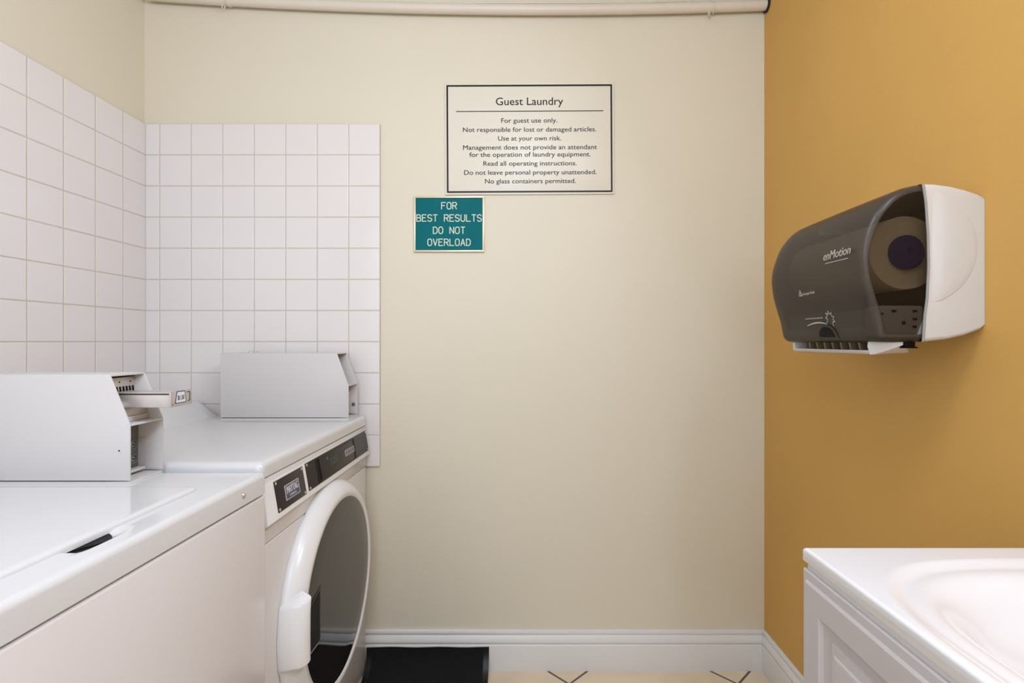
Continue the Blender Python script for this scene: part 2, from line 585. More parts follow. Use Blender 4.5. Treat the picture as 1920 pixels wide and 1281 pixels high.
for a, c in (((0.048, 0.026), (0.057, 0.026)), ((0.057, 0.026), (0.057, 0.009)), ((0.057, 0.009), (0.052, 0.007))):
    b.bar((xo, y0 + a[0], z0 + a[1]), (xo, y0 + c[0], z0 + c[1]), 0.0014, (1, 0, 0), 0.0004, mi=3)
b.lathe([(0.0011, 0), (0.0008, 0.0008)], (xo, y0 + 0.006, z0 + 0.005), (1, 0, 0), 10, mi=3)
b.build('price_plate', [M['metal'], M['paperwhite'], M['blue'], M['signblack']], case, 'end plate of the slide with a blue-edged $1.50 label')
q = at(223.5, 845, CY0)
screw(case, 'rivet', (q.x, CY0, q.z), (0, -1, 0), 0.0016, 0.001, 'signblack')

# ---- dryer
DX, DZ, DY0, DY1 = -0.554, CH - 0.2567, 1.083, 1.797
dryer = thing('clothes_dryer', 'white front-loading clothes dryer with round dark glass door in the tiled corner', 'clothes dryer',
              (-0.9, 1.44, 0))
FX = -0.556
b = MB()
b.box(-1.245, FX, DY0 + 0.003, DY1 - 0.003, 0.02, 0.7205, bev=0.004, seg=3)
b.build('front_panel', M['enamel'], dryer)
b = MB()
b.box(-1.245, FX + 0.001, DY0 + 0.002, DY1 - 0.002, 0.7225, DZ - 0.0365, bev=0.003, seg=2)
b.box(-1.22, FX - 0.012, DY0 + 0.02, DY1 - 0.02, 0.70, DZ - 0.02)
b.build('upper_body', M['enamel'], dryer)
for fx in (-1.2, -0.62):
    for fy in (DY0 + 0.05, DY1 - 0.05):
        b = MB()
        b.lathe([(0.018, 0), (0.02, 0.004), (0.012, 0.008), (0.008, 0.022)], (fx, fy, 0), (0, 0, 1), 20)
        b.build('foot', M['rubber'], dryer)
xs = [-1.245 + 0.006 * k for k in range(36)] + [-1.02, -0.95, -0.85, -0.75, -0.65, -0.60]


def dtop(x, y):
    # rear upstand that curves up out of the top
    if x > -1.062:
        return 0
    t = (-1.062 - x) / 0.085
    return 0.050 * sm(t)


b = MB()
machine_top(b, -1.245, DX, DY0, DY1, DZ, DZ - 0.0345, 0.013, dtop, xs)
b.build('top_panel', M['enamelb'], dryer)
# sloped control panel
b = MB()
TX, TZz, BX, BZ = -0.5565, 0.8628, -0.5405, 0.7690
prof = [(-0.60, TZz), (TX - 0.002, TZz), (TX, TZz - 0.002), (BX, BZ), (BX - 0.0002, BZ - 0.003), (BX - 0.003, BZ - 0.0055), (FX, BZ - 0.009), (-0.60, BZ - 0.009)]
b.prism([(x, DY0 + 0.001, z) for x, z in prof], (0, DY1 - DY0 - 0.002, 0), bev=0.0012)
panel = b.build('control_panel', M['panelwhite'], dryer)
sd = Vector((BX - TX, 0, BZ - TZz))
SL = sd.length
sd.normalize()
sn = Vector((-sd.z, 0, sd.x))
if sn.x < 0:
    sn = -sn


def pan(y, s, o=0.0):
    return Vector((TX, y, TZz)) + sd * (s * SL) + sn * o


def panel_plate(b, y0, y1, s0, s1, o0, th, mi=0, bev=0.0):
    b.prism([pan(y0, s0, o0), pan(y1, s0, o0), pan(y1, s1, o0), pan(y0, s1, o0)], sn * th, bev=bev, mi=mi)


b = MB()
panel_plate(b, 1.1297, 1.275, 0.17, 0.90, 0, 0.0012, bev=0.0005)
panel_plate(b, 1.171, 1.243, 0.385, 0.745, 0.0012, 0.0005, mi=1)
panel_plate(b, 1.174, 1.240, 0.405, 0.725, 0.0017, 0.0003, mi=2)
b.text('MAYTAG', pan(1.207, 0.60, 0.0020), (0, 1, 0), -sd, 0.057, 0.0165, mi=1, th=0.0004, bold=0.0008, strike=2)
b.text('COMMERCIAL', pan(1.207, 0.690, 0.0020), (0, 1, 0), -sd, 0.036, 0.0050, mi=1, th=0.0003)
b.build('name_plate', [M['plate'], M['silver'], M['navy']], panel, 'dark plate with a blue and silver badge')
b = MB()
panel_plate(b, 1.291, 1.780, 0.15, 0.88, 0, 0.0012, bev=0.0005)
panel_plate(b, 1.350, 1.372, 0.20, 0.85, 0.0012, 0.0004, mi=1)
panel_plate(b, 1.632, 1.652, 0.20, 0.84, 0.0012, 0.0004, mi=1)
panel_plate(b, 1.372, 1.632, 0.21, 0.80, 0.0012, 0.0022, bev=0.0008)
panel_plate(b, 1.556, 1.638, 0.40, 0.60, 0.0034, 0.0003, mi=2)
for k in range(4):
    yy = 1.565 + k * 0.018
    panel_plate(b, yy, yy + 0.011, 0.45, 0.56, 0.0037, 0.0001, mi=4)
b.text('125', pan(1.468, 0.575, 0.0034), (0, 1, 0), -sd, 0.046, 0.018, mi=3, th=0.0003)
b.lathe([(0.004, 0), (0.003, 0.0006)], pan(1.425, 0.33, 0.0034), sn, 14, mi=4)
b.build('display_plate', [M['plate'], M['black'], M['modgrey'], M['led'], M['labelmark']], panel, 'dark plate with a green digit display')
for y, s in ((1.137, 0.225), (1.268, 0.225), (1.268, 0.845), (1.137, 0.845), (1.299, 0.205), (1.299, 0.825), (1.772, 0.205), (1.772, 0.825)):
    screw(panel, 'screw', pan(y, s, 0.0010), sn, 0.0036, 0.0016, 'metal')

# round door
YC, ZC = 1.440, CH - 0.684
b = MB()
RP = [(0.286, FX - 0.001), (0.2895, FX + 0.003), (0.2890, -0.546), (0.2850, -0.535), (0.2775, -0.5245), (0.2685, -0.5165), (0.2590, -0.5112), (0.2530, -0.5095), (0.2505, -0.5100), (0.2440, -0.5108), (0.2415, -0.5122), (0.2405, -0.516)]
n = 128
rows = [[(x, YC + r * math.cos(2 * PI * k / n), ZC + r * math.sin(2 * PI * k / n)) for k in range(n)] for r, x in RP]
rows.append([(FX - 0.001, YC + 0.2405 * math.cos(2 * PI * k / n), ZC + 0.2405 * math.sin(2 * PI * k / n)) for k in range(n)])
b.grid(rows, close_u=True, close_v=True)
door = b.build('door', M['panelwhite'], dryer, 'round white door ring', smooth=60)
b = MB()
b.lathe([(0.2410, 0.0), (0.2410, 0.0430), (0.238, 0.0436), (0.18, 0.0452), (0.10, 0.0464), (0.03, 0.0468), (0.0005, 0.0468)], (FX, YC, ZC), (1, 0, 0), 128)
b.build('door_glass', M['glass'], door, 'dark smoked door glass', smooth=60)
# handle over the near side of the ring
HP = [(0.2905, FX + 0.001), (0.2935, -0.542), (0.2925, -0.524), (0.2885, -0.509), (0.2815, -0.4985), (0.2730, -0.4930), (0.2660, -0.4918), (0.2615, -0.4935), (0.2590, -0.4985), (0.2580, -0.512)]
RQ = [(0.2895, FX), (0.2893, -0.546), (0.2855, -0.535), (0.2815, -0.529), (0.2775, -0.5245), (0.2725, -0.520), (0.2665, -0.5155), (0.262, -0.5135), (0.259, -0.5125), (0.257, -0.513)]
b = MB()
rows = []
for k in range(29):
    t = -1 + 2 * k / 28
    e = min(1.0, (1 - abs(t)) / 0.07)
    e = math.sqrt(max(0, 1 - (1 - e) ** 2))
    row = []
    for i, ((r, x), (r2, x2)) in enumerate(zip(HP, RQ)):
        u = i / 9
        zlo, zhi = -0.064 + 0.020 * u, 0.084 + 0.026 * u
        z_ = zlo + (zhi - zlo) * (t + 1) / 2
        rr = r2 + (r - r2) * (0.15 + 0.85 * e)
        xx = x2 + (x - x2) * (0.15 + 0.85 * e) if i > 0 else x
        off = math.sqrt(rr * rr - z_ * z_)
        cst = rr - 0.004
        w_ = sm((u - 0.35) / 0.5)
        row.append((xx, YC - (off * (1 - w_) + cst * w_), ZC + z_))
    rows.append(row)
vs = b.grid(rows)
b.cap(vs[0][::-1])
b.cap(vs[-1])
for i in range(len(vs) - 1):
    b.bm.faces.new([vs[i][0], vs[i][-1], vs[i + 1][-1], vs[i + 1][0]])
b.build('door_handle', M['panelwhite'], door, 'white moulded grip on the door ring', smooth=60)
b = MB()
gy0, gy1, gz0, gz1 = 1.196, 1.283, ZC - 0.062, ZC + 0.078
gx = -0.5118
b.prism([(gx - 0.006, gy0, gz0 + 0.004), (gx - 0.006, gy1 - 0.010, gz0), (gx - 0.006, gy1, gz0 + 0.012), (gx - 0.006, gy1, gz1), (gx - 0.006, gy0, gz1 - 0.03)], (0.0082, 0, 0), bev=0.0008)
b.prism([(gx + 0.001, gy0, gz0 + 0.012), (gx + 0.001, gy1 - 0.012, gz0 + 0.008), (gx + 0.001, gy1 - 0.008, gz0 + 0.014), (gx + 0.001, gy1 - 0.008, gz1 - 0.012), (gx + 0.001, gy0, gz1 - 0.038)],
        (0.0018, 0, 0), mi=1)
b.bar((gx + 0.0025, gy0 + 0.01, gz0 + 0.006), (gx + 0.0025, gy1 - 0.016, gz0 + 0.004), 0.003, (1, 0, 0), 0.0006, mi=2)
b.build('grip_recess', [M['plate'], M['black'], M['seamgrey']], door, 'black finger recess beside the grip')

# coin case on the dryer
ccx = -0.5800
DC0, DC1 = 1.688, 1.782
case2 = coin_case(dryer, ccx, DC0, DC1, DZ, CH - 0.0385, 0.113, 0.42)
b = MB()
b.box(ccx - 0.028, ccx - 0.024, DC0 + 0.003, DC1 - 0.0037, DZ + 0.010, DZ + 0.085, bev=0.0008)
b.build('vault_door', M['case'], case2)
b = MB()
b.box(ccx - 0.0955, ccx - 0.0915, DC0 + 0.003, DC1 - 0.003, DZ + 0.114, CH - 0.0415, bev=0.0008)
b.build('inner_plate', M['zinc'], case2)
b = MB()
b.lathe([(0.0062, 0), (0.0062, 0.003), (0.0045, 0.0036), (0.001, 0.003)], (ccx - 0.013, DC1 - 0.0037, DZ + 0.040), (0, -1, 0), 20)
b.build('lock', M['zinc'], case2)
b = MB()
b.lathe([(0.006, 0), (0.006, 0.004), (0.004, 0.007)], (-0.925, 1.735, CH - 0.0384), (0, 0, 1), 16)
b.lathe([(0.003, 0), (0.003, 0.006)], (-0.905, 1.735, CH - 0.0384), (0, 0, 1), 12)
b.build('top_bolt', M['metal'], case2)

# ------------------------------------------------------------------ signs
K = F / (BACK - 0.006)


def onwall(px, py, d=0.006):
    v = at(px, py, BACK - d)
    return v


sign = thing('laundry_rules_sign', 'large cream Guest Laundry rules sign with thin black border on the back wall', 'sign', (0.015, BACK, 1.6))
ROT = Matrix.Rotation(math.radians(-0.3), 4, 'Y')
c0 = onwall(993, 259.5)
R_, U_ = Vector((1, 0, 0.0052)).normalized(), Vector((-0.0052, 0, 1)).normalized()


def sg(px, py, d=0.0):
    """a point on the sign face; the sign hangs a hair out of level"""
    return c0 + R_ * ((px - 993) / K) + U_ * (-(py - 259.5) / K) + Vector((0, -d, 0))


b = MB()
b.prism([sg(834.5, 155), sg(1151.5, 155), sg(1151.5, 364), sg(834.5, 364)], (0, 0.0058, 0), bev=0.0007)
b.build('sign_panel', M['signcream'], sign)
b = MB()
cs = [(839, 160), (1146.5, 160), (1146.5, 359), (839, 359)]
for i in range(4):
    b.bar(sg(*cs[i]), sg(*cs[(i + 1) % 4]), 0.0058, (0, -1, 0), 0.0006)
b.build('sign_border', M['signblack'], sign, 'thin black border line')
b = MB()
b.text('Guest Laundry', sg(993, 196.5), R_, U_, 126 / K, 14.3 / K, bold=0.00035, strike=1)
b.bar(sg(856, 208), sg(1131, 208), 0.0027, (0, -1, 0), 0.0006)
for s, y, x0, x1 in (('For guest use only.', 229.5, 940, 1045), ('Not responsible for lost or damaged articles.', 246.5, 868, 1118),
                     ('Use at your own risk.', 263, 934, 1052), ('Management does not provide an attendant', 279.8, 868, 1119),
                     ('for the operation of laundry equipment.', 293.3, 880, 1107), ('Read all operating instructions.', 310, 906, 1081),
                     ('Do not leave personal property unattended.', 326.8, 870, 1118), ('No glass containers permitted.', 343.2, 909, 1079)):
    b.text(s, sg((x0 + x1) / 2, y), R_, U_, (x1 - x0) / K, 8.6 / K, bold=0.0003, strike=1)
b.build('sign_lettering', M['signblack'], sign, 'dark printed rules', smooth=0)

tsign = thing('overload_sign', 'small teal engraved sign reading FOR BEST RESULTS DO NOT OVERLOAD', 'sign', (-0.27, BACK, 1.56))
b = MB()
p0, p1 = onwall(778, 370), onwall(906, 470)
b.box(p0.x, p1.x, BACK - 0.005, BACK - 0.0003, p1.z, p0.z)
b.build('sign_plate', M['teal'], tsign)
b = MB()
q0, q1 = onwall(776, 367.5), onwall(908, 472)
fw = 0.0062
for (x0, x1, z0, z1) in ((q0.x, q1.x, q0.z - fw, q0.z), (q0.x, q1.x, q1.z, q1.z + fw), (q0.x, q0.x + fw, q1.z + fw, q0.z - fw), (q1.x - fw, q1.x, q1.z + fw, q0.z - fw)):
    b.box(x0, x1, BACK - 0.0085, BACK - 0.0004, z0, z1, bev=0.0008)
b.build('sign_frame', M['champagne'], tsign, 'thin champagne metal frame')
GL = {  # single-stroke engraved capitals on a 4 x 6 grid
    'F': [[(0, 0), (0, 6), (4, 6)], [(0, 3.2), (3, 3.2)]],
    'O': [[(1, 0), (3, 0), (4, 1.2), (4, 4.8), (3, 6), (1, 6), (0, 4.8), (0, 1.2), (1, 0)]],
    'R': [[(0, 0), (0, 6), (3, 6), (4, 5.2), (4, 3.9), (3, 3), (0, 3)], [(2, 3), (4, 0)]],
    'B': [[(0, 0), (0, 6), (2.8, 6), (3.7, 5.3), (3.7, 3.9), (2.8, 3.2), (0, 3.2)], [(2.8, 3.2), (4, 2.4), (4, 0.8), (3, 0), (0, 0)]],
    'E': [[(4, 6), (0, 6), (0, 0), (4, 0)], [(0, 3.2), (3, 3.2)]],
    'S': [[(4, 5), (3, 6), (1, 6), (0, 5), (0, 4), (1, 3.2), (3, 2.8), (4, 2), (4, 1), (3, 0), (1, 0), (0, 1)]],
    'T': [[(2, 0), (2, 6)], [(0, 6), (4, 6)]],
    'U': [[(0, 6), (0, 1.2), (1, 0), (3, 0), (4, 1.2), (4, 6)]],
    'L': [[(0, 6), (0, 0), (4, 0)]],
    'D': [[(0, 0), (0, 6), (2.5, 6), (4, 4.6), (4, 1.4), (2.5, 0), (0, 0)]],
    'N': [[(0, 0), (0, 6), (4, 0), (4, 6)]],
    'V': [[(0, 6), (2, 0), (4, 6)]],
    'A': [[(0, 0), (2, 6), (4, 0)], [(0.7, 2), (3.3, 2)]],
}
b = MB()
for s, yb in (('FOR', 391.5), ('BEST RESULTS', 414.5), ('DO NOT', 437.5), ('OVERLOAD', 460)):
    for i, ch in enumerate(s):
        if ch == ' ':
            continue
        xc = 842 + (i - (len(s) - 1) / 2) * 10.35
        for line in GL[ch]:
            for a, c in zip(line, line[1:]):
                pa = onwall(xc + (a[0] - 2) * 1.82, yb - a[1] * 2.02, 0.005)
                pc = onwall(xc + (c[0] - 2) * 1.82, yb - c[1] * 2.02, 0.005)
                b.bar(pa, pc, 0.0030, (0, -1, 0), 0.0006)
b.build('sign_lettering', M['tealtext'], tsign, 'pale engraved capitals', smooth=0)

# ------------------------------------------------------------------ pipe under the ceiling
pipe = thing('ceiling_pipe', 'thick cream painted pipe running along the top of the back wall', 'pipe', (-0.25, 1.79, 2.33))
PY = BACK - 0.024


def pz(px, up=0.0):
    yc = 17.6 - (px - 1020) ** 2 / 20700
    return at(px, yc - up, PY)


b = MB()
xsP = [276 + 12 * k for k in range(97)]
b.tube([pz(x) for x in xsP] + [Vector((RIGHT - 0.001, PY, pz(1438).z))], 0.0170, 20)
b.build('pipe_run', M['pipe'], pipe)
for px in (742, 1185, 1291):
    b = MB()
    a, c = pz(px - 1.2), pz(px + 1.2)
    b.tube([a, c], 0.0181, 24)
    b.build('pipe_joint', M['pipe'], pipe)
for px in (421, 1329):
    b = MB()
    a = pz(px)
    pts = [a + Vector((0.001 * k, 0, 0)) + Vector((0, math.cos(t), math.sin(t))) * 0.0190 for k, t in enumerate([PI * 0.1 + 2 * PI * 0.88 * j / 20 for j in range(21)])]
    b.tube(pts, 0.0022, 8)
    p = a + Vector((-0.002, -0.008, -0.0180))
    b.tube([p, p + Vector((-0.003, 0, -0.012)), p + Vector((0.002, 0.004, -0.014)), p + Vector((0.006, 0.006, -0.002))], 0.0018, 8)
    b.build('wire_clip', M['pipe'], pipe)
b = MB()
b.lathe([(0.0175, 0), (0.0245, 0), (0.0245, 0.004), (0.0175, 0.006)], (RIGHT - 0.0005, PY, pz(1438).z), (-1, 0, 0), 28)
b.build('wall_collar', M['darkgap'], pipe, 'dark ring where the pipe enters the mustard wall')
wire = thing('cable_run', 'thin cream cable strung just above the thick pipe', 'cable', (0.2, BACK, 2.36))
b = MB()
pts = []
for k in range(30):
    px = 748 + k * 23.6
    y = 5.0 - (3.0 * math.sin(PI * (px - 1185) / 250) if px > 1185 else 0)
    p = at(px, y, BACK - 0.005)
    pts.append((p.x, BACK - 0.005, p.z))
b.tube(pts, 0.0036, 8)
b.build('cable', M['pipe'], wire)

# ------------------------------------------------------------------ paper towel dispenser
disp = thing('paper_towel_dispenser', 'smoked grey and white paper towel dispenser on the mustard wall', 'paper towel dispenser', (RIGHT, 1.12, 1.15))
NY, FY = 0.945, 1.300


def dp(px, py):
    p = at(px, py, NY)
    return (p.x, p.z)


seam = [dp(1731, 343), dp(1736, 380), dp(1740, 440), dp(1741, 500), dp(1738, 560), dp(1734, 590), dp(1731, 641)]
shell_out = [dp(1731, 342.5), dp(1755, 343.5), dp(1785, 347.5), dp(1812, 354), dp(1835, 361.5), dp(1846, 367)]
shell_low = [dp(1847, 612), dp(1840, 618), dp(1812, 628.5), dp(1778, 636), dp(1731, 641)]
poly = shell_out + [(RIGHT - 0.0005, shell_out[-1][1] - 0.001), (RIGHT - 0.0005, shell_low[0][1])] + shell_low + seam[1:-1][::-1]
cxm, czm = 0.775, CH + 0.145


def shrink(pts, d, cx_, cz_, half):
    return [(cx_ + (x - cx_) * (1 - d / half), cz_ + (z - cz_) * (1 - d / half)) for x, z in pts]


# white back shell: rounded at its near and far ends
b = MB()
rows = []
R0 = 0.008
prof_y = [(R0 * (1 - math.sin(PI / 2 * k / 5)), R0 * (1 - math.cos(PI / 2 * k / 5))) for k in range(6)]
for ins, dy in prof_y:
    rows.append([(min(x, RIGHT - 0.0005), NY + dy, z) for x, z in [(x if abs(x - RIGHT) < 0.01 or x < 0.745 else cxm + (x - cxm) * (1 - ins / 0.14), czm + (z - czm) * (1 - ins / 0.14)) for x, z in poly]][:])
for ins, dy in prof_y[::-1]:
    rows.append([(x, FY - dy, czm + (z - czm) * (1 - ins / 0.14)) for x, z in poly])
ns = len(seam) - 2
vs = b.grid(rows)                                  # skin only: open towards the cover, hollow inside
b.cap(vs[0][::-1])
b.cap(vs[-1])
npl = len(poly)
seamset = set()
for r in vs:
    seamset.update(r[npl - ns:] + [r[npl - ns - 1]] + [r[0]])
for f in [f for f in b.bm.faces if len(f.verts) == 4 and all(v in seamset for v in f.verts)]:
    b.bm.faces.remove(f)
shell = b.build('back_shell', M['dispwhite'], disp, 'white back shell', smooth=40)
# round boss moulded into the near end
bc = dp(1724, 462)
RB = 0.106
b = MB()
rows = []
cut = 0.7435 - bc[0]
for q, h in [(1.0, -0.0005), (0.994, 0.0009), (0.98, 0.0013), (0.9, 0.0024), (0.8, 0.0031), (0.65, 0.0040), (0.5, 0.0046), (0.35, 0.0052), (0.25, 0.0054), (0.2, 0.0054)]:
    amax = math.acos(min(1, cut / (RB * q)))
    row = []
    for k in range(41):
        a = amax * (-1 + 2 * k / 40)
        x, z = bc[0] + RB * q * math.cos(a), bc[1] + RB * q * math.sin(a)
        row.append((x, NY - (h + 0.0004) * sm((x - 0.7435) / 0.022) + 0.0004, z))
    rows.append(row)
b.grid(rows)
b.build('side_boss', M['dispwhite'], shell, smooth=40)
# seam rim
b = MB()
pts = [(x - 0.0005, NY - 0.0004, z + (0.002 if i == len(seam) - 1 else -0.002 if i == 0 else 0)) for i, (x, z) in enumerate(seam)]
b.tube(pts, 0.0022, 8)
b.build('seam_strip', M['seamgrey'], shell)

# smoked cover
ridge = [dp(1729, 343), dp(1712, 346), dp(1692, 352), dp(1672, 364), dp(1652, 384), dp(1637, 406), dp(1626, 432), dp(1618, 458), dp(1615, 480), dp(1616, 502), dp(1620, 530),
         dp(1630, 566), dp(1638, 592), dp(1643, 618), dp(1646, 630), dp(1653, 638), dp(1664, 641), dp(1695, 642), dp(1729, 641)]


def smooth_line(pts, n):
    out = []
    for i in range(len(pts) - 1):
        p = [Vector(pts[max(0, min(len(pts) - 1, j))]) for j in (i - 1, i, i + 1, i + 2)]
        for k in range(n):
            t = k / n
            out.append(tuple(0.5 * ((2 * p[1]) + (p[2] - p[0]) * t + (2 * p[0] - 5 * p[1] + 4 * p[2] - p[3]) * t * t + (3 * p[1] - p[0] - 3 * p[2] + p[3]) * t ** 3)))
    return out + [tuple(pts[-1])]


coarse_ridge = ridge[:]
ridge = smooth_line(ridge, 3)


def cover_ring(ins, dy, near=True):
    out = []
    n = len(ridge)
    for i, (x, z) in enumerate(ridge):
        a, c = ridge[max(i - 1, 0)], ridge[min(i + 1, n - 1)]
        tx, tz = c[0] - a[0], c[1] - a[1]
        L = math.hypot(tx, tz)
        nx, nz = -tz / L, tx / L          # inward normal
        if nx * (0.70 - x) + nz * (CH + 0.15 - z) < 0:
            nx, nz = -nx, -nz
        xx, zz = x + nx * ins, z + nz * ins
        if i in (0, n - 1):
            xx = x
        out.append((xx, (NY + dy) if near else (FY - dy), zz))
    return out


R1 = 0.014
b = MB()
rows = []
bulge = [0.0]
for k in range(7):
    a = PI / 2 * k / 6
    rows.append(cover_ring(R1 * (1 - math.sin(a)), R1 * (1 - math.cos(a))))
NS = 14
for k in range(1, NS):
    y = NY + R1 + (FY - NY - 2 * R1) * k / NS
    t = (y - (NY + FY) / 2) / ((FY - NY) / 2)
    swell = 0.006 * (1 - t * t)
    rows.append([(x - swell * sm((0.73 - x) / 0.08), y, z) for x, _, z in cover_ring(0, 0)])
for k in range(6, -1, -1):
    a = PI / 2 * k / 6
    rows.append(cover_ring(R1 * (1 - math.sin(a)), R1 * (1 - math.cos(a)), False))
vs = b.grid(rows, 0)
# far end closed with the same plastic
cvr = None
b.cap(vs[-1], 0)
cvr = b.build('front_cover', M['smoke'], disp, 'smoked grey translucent front cover', smooth=60)
sol = cvr.modifiers.new('thickness', 'SOLIDIFY')
sol.thickness = 0.002
sol.offset = -1
b = MB()
ring = cover_ring(R1, 0.0)
n = len(ring)
mid = [(x, NY - 0.0008, z) for x, _, z in cover_ring(R1 + 0.03, 0.0)]
seamx = 0.7285
capring = [(x, NY + 0.0001, z) for x, _, z in ring[:-1]] + [(x - 0.0008, NY + 0.0001, z) for x, z in seam[1:-1][::-1]]
b.prism(capring, (0, 0.002, 0))
b.build('end_cap', M['smokeclear'], cvr, 'clearer smoked end of the cover')
# dark works inside
b = MB()
b.box(0.7890, 0.7970, NY + 0.012, FY - 0.012, CH + 0.02, CH + 0.265, bev=0.002)
b.prism([(x, FY - 0.022, z) for x, _, z in cover_ring(0.006, 0)], (0, 0.005, 0))
b.box(0.7300, 0.7850, FY - 0.022, FY - 0.017, CH + 0.02, CH + 0.265)
b.box(0.7320, 0.7850, NY + 0.012, FY - 0.02, CH + 0.008, CH + 0.012)
b.build('inner_chassis', M['darkgap'], disp)
b = MB()
g0, g1 = dp(1652, 572), dp(1728, 636)
b.box(g0[0] + 0.001, 0.7375, NY + 0.005, NY + 0.05, g1[1] + 0.004, g0[1], bev=0.006, seg=3)
mod = b.build('gear_module', M['modgrey'], disp, 'grey module seen through the cover')
for px, py, wv, hv in ((1672, 583, 8, 4.5), (1711, 583, 8, 4.5), (1711, 598, 8, 4.5), (1711, 612.5, 7, 4.5), (1691, 605, 6, 6), (1649, 588, 5, 4)):
    q = at(px, py, NY + 0.005)
    b = MB()
    b.box(max(q.x, g0[0] + 0.002) - 0, max(q.x, g0[0] + 0.002) + wv / F, NY + 0.0042, NY + 0.0052, q.z - hv / F / 2, q.z + hv / F / 2)
    b.build('slot', M['black'], mod)
b = MB()
b.box(0.652, 0.660, NY + 0.055, FY - 0.03, CH + 0.030, CH + 0.062, bev=0.002)
b.build('feed_bar', M['bluegrey'], disp)
b = MB()
b.box(0.652, 0.664, NY + 0.055, FY - 0.02, CH + 0.004, CH + 0.029, bev=0.002)
b.build('lower_housing', M['modgrey'], disp)

# marks on the cover front
R2, U2 = Vector((0, -1, 0)), Vector((0, 0, 1))


def face_x(z, y):
    pr = coarse_ridge[4:17]
    for (xa, za), (xb_, zb_) in zip(pr, pr[1:]):
        if zb_ <= z <= za:
            x = xa + (xb_ - xa) * (z - za) / (zb_ - za)
            t = (y - (NY + FY) / 2) / ((FY - NY) / 2)
            return x - 0.006 * (1 - t * t) * sm((0.73 - x) / 0.08)
    return 0.62


def fp(y, z, o=0.0012):
    return Vector((face_x(z, y) - o, y, z))


b = MB()
b.text('enMotion', fp(1.014, 1.322, 0.0016), R2, U2, 0.088, 0.0165, shear=0.25, th=0.0004, bold=0.0007, strike=1)
b.bar(fp(1.048, 1.3145), fp(0.980, 1.3145), 0.0014, (-1, 0, 0), 0.0003)
b.build('cover_logo', M['logo'], cvr, 'silver enMotion lettering', smooth=0)
b = MB()
for a, c in (((1.158, 1.258), (1.151, 1.270)), ((1.151, 1.270), (1.144, 1.258)), ((1.144, 1.258), (1.158, 1.258)), ((1.151, 1.264), (1.151, 1.258))):
    b.bar(fp(*a), fp(*c), 0.0018, (-1, 0, 0), 0.0003)
b.text('Georgia-Pacific', fp(1.118, 1.2585, 0.0016), R2, U2, 0.046, 0.0058, th=0.0003)
b.build('maker_mark', M['logo'], cvr, smooth=0)
b = MB()
arc = [(1.158 - 0.075 * t, 1.191 + 0.0085 * math.sin(PI * min(1, t * 1.0) * 0.62) - 0.006 * t * t) for t in [k / 10 for k in range(11)]]
for i, (a, c) in enumerate(zip(arc, arc[1:])):
    b.bar(fp(*a), fp(*c), 0.0012 + 0.0018 * math.sin(PI * (i + 1) / 11), (-1, 0, 0), 0.0003)
leaf = []
cy, cz = 1.068, 1.203
for k in range(15):
    a = PI * 1.15 - k * PI * 1.5 / 14
    r = 0.0165 if k % 2 == 0 else 0.0095
    leaf.append((cy - r * math.cos(a) * 0.9, cz + r * math.sin(a)))
for a, c in zip(leaf, leaf[1:]):
    b.bar(fp(*a), fp(*c), 0.0013, (-1, 0, 0), 0.0003)
b.build('hand_mark', M['logo'], cvr, 'pale swoosh and leaf mark', smooth=0)
b = MB()
for k in range(11):
    y0_ = 1.158 - k * 0.0062
    b.bar(fp(y0_, 1.2065), fp(y0_ - 0.0016, 1.2065), 0.0030, (-1, 0, 0), 0.0003)
b.build('fine_print', M['seamgrey'], cvr, smooth=0)
# sensor window
b = MB()
rows = []
for q, o in ((1.0, 0.0), (1.0, 0.0010), (0.8, 0.0012), (0.5, 0.0013), (0.2, 0.0013), (0.02, 0.0013)):
    rows.append([fp(1.094 + q * 0.027 * math.cos(PI * k / 16), 1.165 + q * 0.022 * math.sin(PI * k / 16), o) for k in range(17)])
b.grid(rows)
for k in range(8):
    a, c = PI * (0.45 + 0.075 * k), PI * (0.45 + 0.075 * (k + 1))
    P2 = lambda a_: fp(1.094 + 0.036 * math.cos(a_) - 0.004, 1.165 + 0.028 * math.sin(a_), 0.0006)
    b.bar(P2(a), P2(c), 0.0020, (-1, 0, 0), 0.0006)
b.build('sensor_window', M['black'], cvr, 'dark half-round sensor window')

# white paper chute below
y0, y1 = 0.985, 1.268
b = MB()
# lip: an open trough
lip = [(0.6615, CH - 0.017), (0.6600, CH - 0.0195), (0.6630, CH - 0.0235), (0.6720, CH - 0.0255), (0.705, CH - 0.0195), (0.705, CH - 0.0165), (0.672, CH - 0.0225), (0.665, CH - 0.0205)]
b.prism([(x, y0, z) for x, z in lip], (0, y1 - y0, 0))
b.prism([(0.660, y1 - 0.006, CH - 0.001), (0.660, y1 - 0.006, CH - 0.0205), (0.672, y1 - 0.006, CH - 0.0255), (0.735, y1 - 0.006, CH - 0.019), (0.735, y1 - 0.006, CH - 0.001)], (0, 0.008, 0), bev=0.001)
